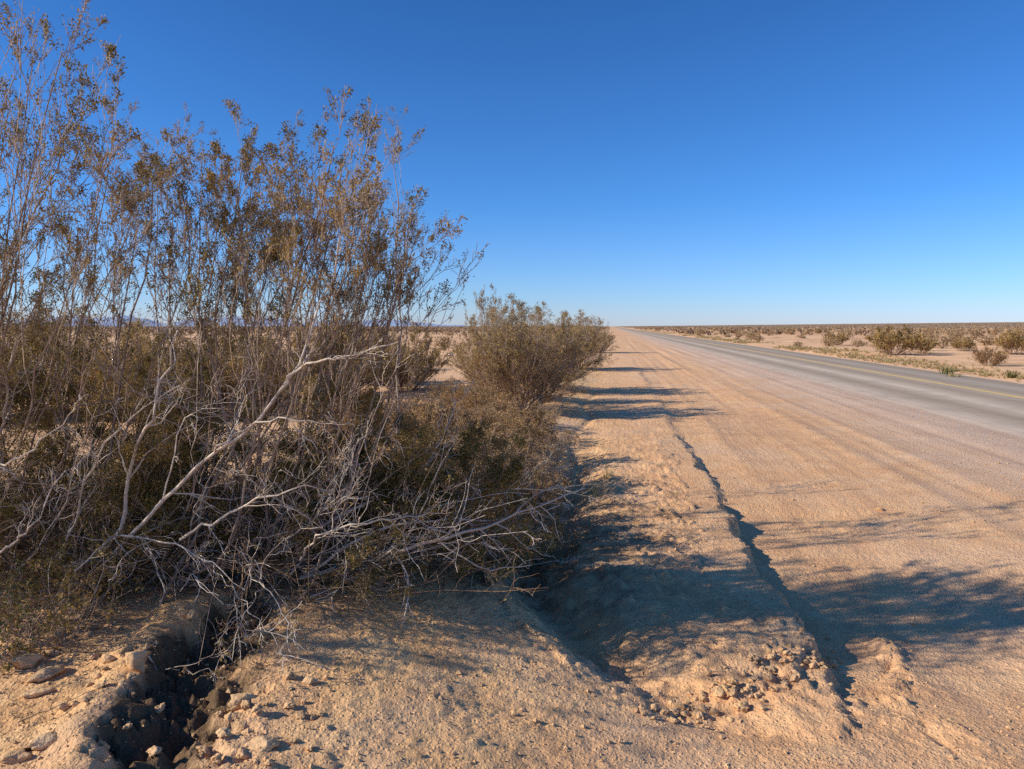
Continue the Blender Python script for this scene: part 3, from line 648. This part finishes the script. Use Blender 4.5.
# ------------------------------------------------------------------ rocks, clods, gravel, twigs, litter
import bmesh
def rock_mesh(name, seed, sub=3, flat=.7, rough=.28, ang=.5):
    bm = bmesh.new(); bmesh.ops.create_icosphere(bm, subdivisions=sub, radius=.5); r2 = np.random.default_rng(seed)
    co = np.array([v.co[:] for v in bm.verts]); pl_ = r2.normal(0, 1, (9, 3)); pl_ /= np.linalg.norm(pl_, axis=1)[:, None]
    for nrm in pl_:                                                       # cut flat facets
        d = co @ nrm; lim = r2.uniform(.27, .42); co = co-np.clip(d-lim, 0, 1)[:, None]*nrm*(.6+ang*.4)
    n1 = fbm(co[:, 0]*4+seed, co[:, 1]*4+co[:, 2]*3, 4, .6); co = co*(1+rough*n1)[:, None]; co[:, 2] *= flat
    for v, c in zip(bm.verts, co): v.co = c
    me = bpy.data.meshes.new(name); bm.to_mesh(me); bm.free(); me.materials.append(M['rock'])
    for p_ in me.polygons: p_.use_smooth = sub > 2
    return me
def rock(px, py, z0, size, label, seed, flat=.7, rz=0, name='rock', sink=.25, group=None, me=None, tilt=(0, 0), cat='rock'):
    g = G(px, py, z0); o = bpy.data.objects.new(name, me or rock_mesh(name, seed, 4, flat)); C.objects.link(o)
    sx = size if isinstance(size, tuple) else (size,)*3; o.scale = sx; o.rotation_euler = (tilt[0], tilt[1], rz)
    o.location = (g[0], g[1], hz(g[0], g[1])+sx[2]*flat*.5*(1-2*sink)); tag(o, label, cat, group); return o
rock(26, 660, .33, (.12, .10, .10), 'blocky tan rock under the left-edge sprigs', 1, .8, .4)
rock(46, 672, .33, (.14, .09, .08), 'flat tan rock leaning against the blocky one, dark shadow behind', 2, .6, 1.0)
rock(137, 672, .33, (.10, .07, .13), 'upright pale slab of earth on the left lip of the gully', 3, .9, .2)
rock(242, 724, .20, (.10, .09, .09), 'rounded clod in the gully, its top caught by the sun', 4, .8, .7)
rock(262, 768, .20, (.11, .09, .07), 'rock at the bottom border beside the mouth of the gully', 5, .7, .2)
rock(108, 664, .33, (.06, .05, .05), 'small round stone left of the upright slab', 6, .8)
rock(36, 690, .33, (.12, .08, .05), 'thin flat stone half buried below the flat tan rock', 7, .5, .5)
rock(12, 764, .30, (.10, .08, .06), 'half-buried stone at the bottom left corner', 8, .6, .5)
rock(45, 752, .30, (.09, .06, .06), 'dark-sided stone near the bottom left corner', 9, .7, .9)
rock(195, 664, .12, (.05, .04, .07), 'small pale stone standing on the gully floor', 10, .9, .9)
rock(880, 507, .0, (.08, .06, .05), 'lone reddish stone lying on the shaded shoulder at right', 11, .7, .5)
rock(265, 645, .24, (.10, .08, .07), 'clod below the overhanging twigs at the right rim of the gully', 12, .7, .5)
clods = [rock_mesh('dirt_clod', 40+k, 4, .8, .75) for k in range(6)]
def clod(x, y, s, k, label, group):
    o = bpy.data.objects.new('dirt_clod', clods[k % 6]); C.objects.link(o); o.scale = (s*pr.uniform(.8, 1.4), s*pr.uniform(.8, 1.3), s*pr.uniform(.6, 1.0)); o.rotation_euler = (pr.uniform(-.4, .4), pr.uniform(-.4, .4), pr.uniform(0, 6.28))
    o.location = (x, y, hz(x, y)+s*.18); tag(o, label, 'clod', group)
for k in range(150):
    t = pr.random(); fx = np.interp(t, [0, .3, .7, 1], [.2, .5, .85, 1.12]); fy = np.interp(fx, [.16, .336, .56, .81, 1.05, 1.2], [3.03, 3.17, 3.30, 3.47, 3.84, 4.1])
    clod(fx+pr.normal(0, .07), fy+pr.normal(.02, .07), pr.choice([.018, .025, .035, .05, .062], p=[.3, .3, .22, .13, .05]), k, 'crumbled dirt clod along the broken front edge of the crusted slab', 'dirt clods along the broken slab edge')
for k in range(110):
    g = G(pr.uniform(20, 330), pr.uniform(610, 765), .3); clod(g[0], g[1], pr.choice([.015, .025, .04]), k, 'loose dirt clod scattered around the gully in the berm', 'dirt clods around the gully')
# gravel, one object
oct_ = np.array([[1, 0, 0], [0, 1, 0], [-1, 0, 0], [0, -1, 0], [0, 0, 1], [0, 0, -1]], float); of = np.array([[0, 1, 4], [1, 2, 4], [2, 3, 4], [3, 0, 4], [1, 0, 5], [2, 1, 5], [3, 2, 5], [0, 3, 5]])
N = 26000; px = pr.uniform(-30, 1054, N); vv = 2.1*np.exp(pr.uniform(0, 1, N)*math.log(16/2.1)); u = (px-512)/F*vv
x = u*math.cos(YAW)-vv*math.sin(YAW); y = u*math.sin(YAW)+vv*math.cos(YAW); ok = (x < 6.2) & (x > -3.5) & (fbm(x*1.6, y*1.6, 3)+pr.uniform(-.35, .35, N) > -.08); x, y = x[ok], y[ok]; n = len(x)
s = .0019*np.exp(np.abs(pr.normal(0, .75, n)))*np.where(x > 3.5, 1.6, 1.0); s = np.minimum(s, .016)
W = oct_[None]*(s[:, None, None]*pr.uniform(.6, 1.3, (n, 6, 1))*np.array([1, 1, .75])); a = pr.uniform(0, 6.28, n); ca, sa = np.cos(a)[:, None], np.sin(a)[:, None]
W = np.stack([W[:, :, 0]*ca-W[:, :, 1]*sa+x[:, None], W[:, :, 0]*sa+W[:, :, 1]*ca+y[:, None], W[:, :, 2]+(H(x, y)+s*.35)[:, None]], -1)
tag(mesh_np('gravel', W.reshape(-1, 3), (of[None]+(np.arange(n)*6)[:, None, None]).reshape(-1, 3), M['rock']), 'fine gravel strewn over the sand', 'gravel', kind='stuff')
# fallen twigs
def twig(px, py, z0, L, az, label, r=.004, mat='bleach'):
    g = G(px, py, z0); x, y = g[0], g[1]; pl = Plant(); pl.new()
    p = wander(np.array([x, y, 0.]), np.array([math.cos(az), math.sin(az), 0]), L, 9, .2, 0); p[:, 2] = H(p[:, 0], p[:, 1])+r+.008+.02*np.sin(np.linspace(0, 3.1, 9))
    grow(pl, p, r, r*.4, 1, dict(SPRAWL, n=(2, 2, 1), max=2, ang=(R(25), R(50))), 0); tb = [(zclamp(q.copy(), .004), w) for q, w in pl.tubes]
    b = np.array([x, y, hz(x, y)]); V, Fq = tubes_mesh(tb); o = mesh_np('fallen_twig', V-b, Fq, M[mat], smooth=True); o.location = b; tag(o, label, 'twig')
twig(150, 690, .2, .32, .1, 'pale forked twig lying across the shaded gully')
twig(172, 706, .1, .14, .9, 'short pale forked twig on the gully floor', .005)
twig(228, 655, .2, .26, .5, 'pale twig leaning on the right rim of the gully', .004)
twig(275, 668, .25, .30, -.6, 'thin straight twig sloping down the sunlit berm right of the gully', .003)
twig(18, 722, .33, .24, .6, 'thin dark twig on the sand near the bottom left', .003, 'twig')
twig(120, 652, .34, .30, .25, 'curved dark twig on the berm left of the gully', .003, 'twig')
# scrap of litter beyond the big bush
g = G(451, 357, .15); me = rock_mesh('litter_scrap', 77, 3, .8, .5); me.materials.clear(); me.materials.append(M['litter'])
o = bpy.data.objects.new('litter_scrap', me); C.objects.link(o); o.scale = (.28, .22, .24); o.location = (g[0], g[1], hz(g[0], g[1])+.09); tag(o, 'crumpled white scrap of litter caught among the brush left of the bank row', 'litter')

# ------------------------------------------------------------------ light
EL, AZ = R(28.5), R(19)
ds = np.array([-math.cos(AZ)*math.cos(EL), -math.sin(AZ)*math.cos(EL), math.sin(EL)])
sun = bpy.data.lights.new('sun', 'SUN'); sun.energy = 5.0; sun.angle = R(.5); sun.color = (1, .91, .77)
so = bpy.data.objects.new('sun', sun); C.objects.link(so); so.rotation_euler = Vector(ds).to_track_quat('Z', 'Y').to_euler(); so.location = (-20, -8, 15)
w = bpy.data.worlds.new('World'); sc.world = w; w.use_nodes = True; nt = w.node_tree; nt.nodes.clear()
sky = nt.nodes.new('ShaderNodeTexSky'); sky.sky_type = 'NISHITA'; sky.sun_disc = False; sky.sun_elevation = EL; sky.sun_rotation = math.atan2(ds[0], ds[1])
sky.altitude = 900; sky.air_density = 1.0; sky.dust_density = .3; sky.ozone_density = 2.5
bg = nt.nodes.new('ShaderNodeBackground'); bg.inputs[1].default_value = .076; wo = nt.nodes.new('ShaderNodeOutputWorld')
tint = nt.nodes.new('ShaderNodeMix'); tint.data_type = 'RGBA'; tint.blend_type = 'MULTIPLY'; tint.inputs[0].default_value = 1
tc = nt.nodes.new('ShaderNodeTexCoord'); sx = nt.nodes.new('ShaderNodeSeparateXYZ'); nt.links.new(tc.outputs['Generated'], sx.inputs[0])
cr = nt.nodes.new('ShaderNodeValToRGB'); nt.links.new(sx.outputs[2], cr.inputs[0]); e = cr.color_ramp.elements
for p_, c_ in ((0.0, (1.12, 1.32, 2.1, 1)), (.04, (.92, 1.32, 2.1, 1)), (.16, (.56, 1.22, 2.08, 1)), (.45, (.38, 1.02, 1.80, 1))):
    q_ = e.new(p_); q_.color = c_
e.remove(e[0]); e.remove(e[-1])
nt.links.new(cr.outputs[0], tint.inputs[7]); nt.links.new(sky.outputs[0], tint.inputs[6]); nt.links.new(tint.outputs[2], bg.inputs[0])
nt.links.new(bg.outputs[0], wo.inputs[0])
sc.view_settings.view_transform = 'Standard'; sc.view_settings.look = 'None'; sc.view_settings.exposure = 0
sc.render.engine = 'CYCLES'; sc.cycles.use_denoising = False; sc.cycles.max_bounces = 6; sc.cycles.diffuse_bounces = 3
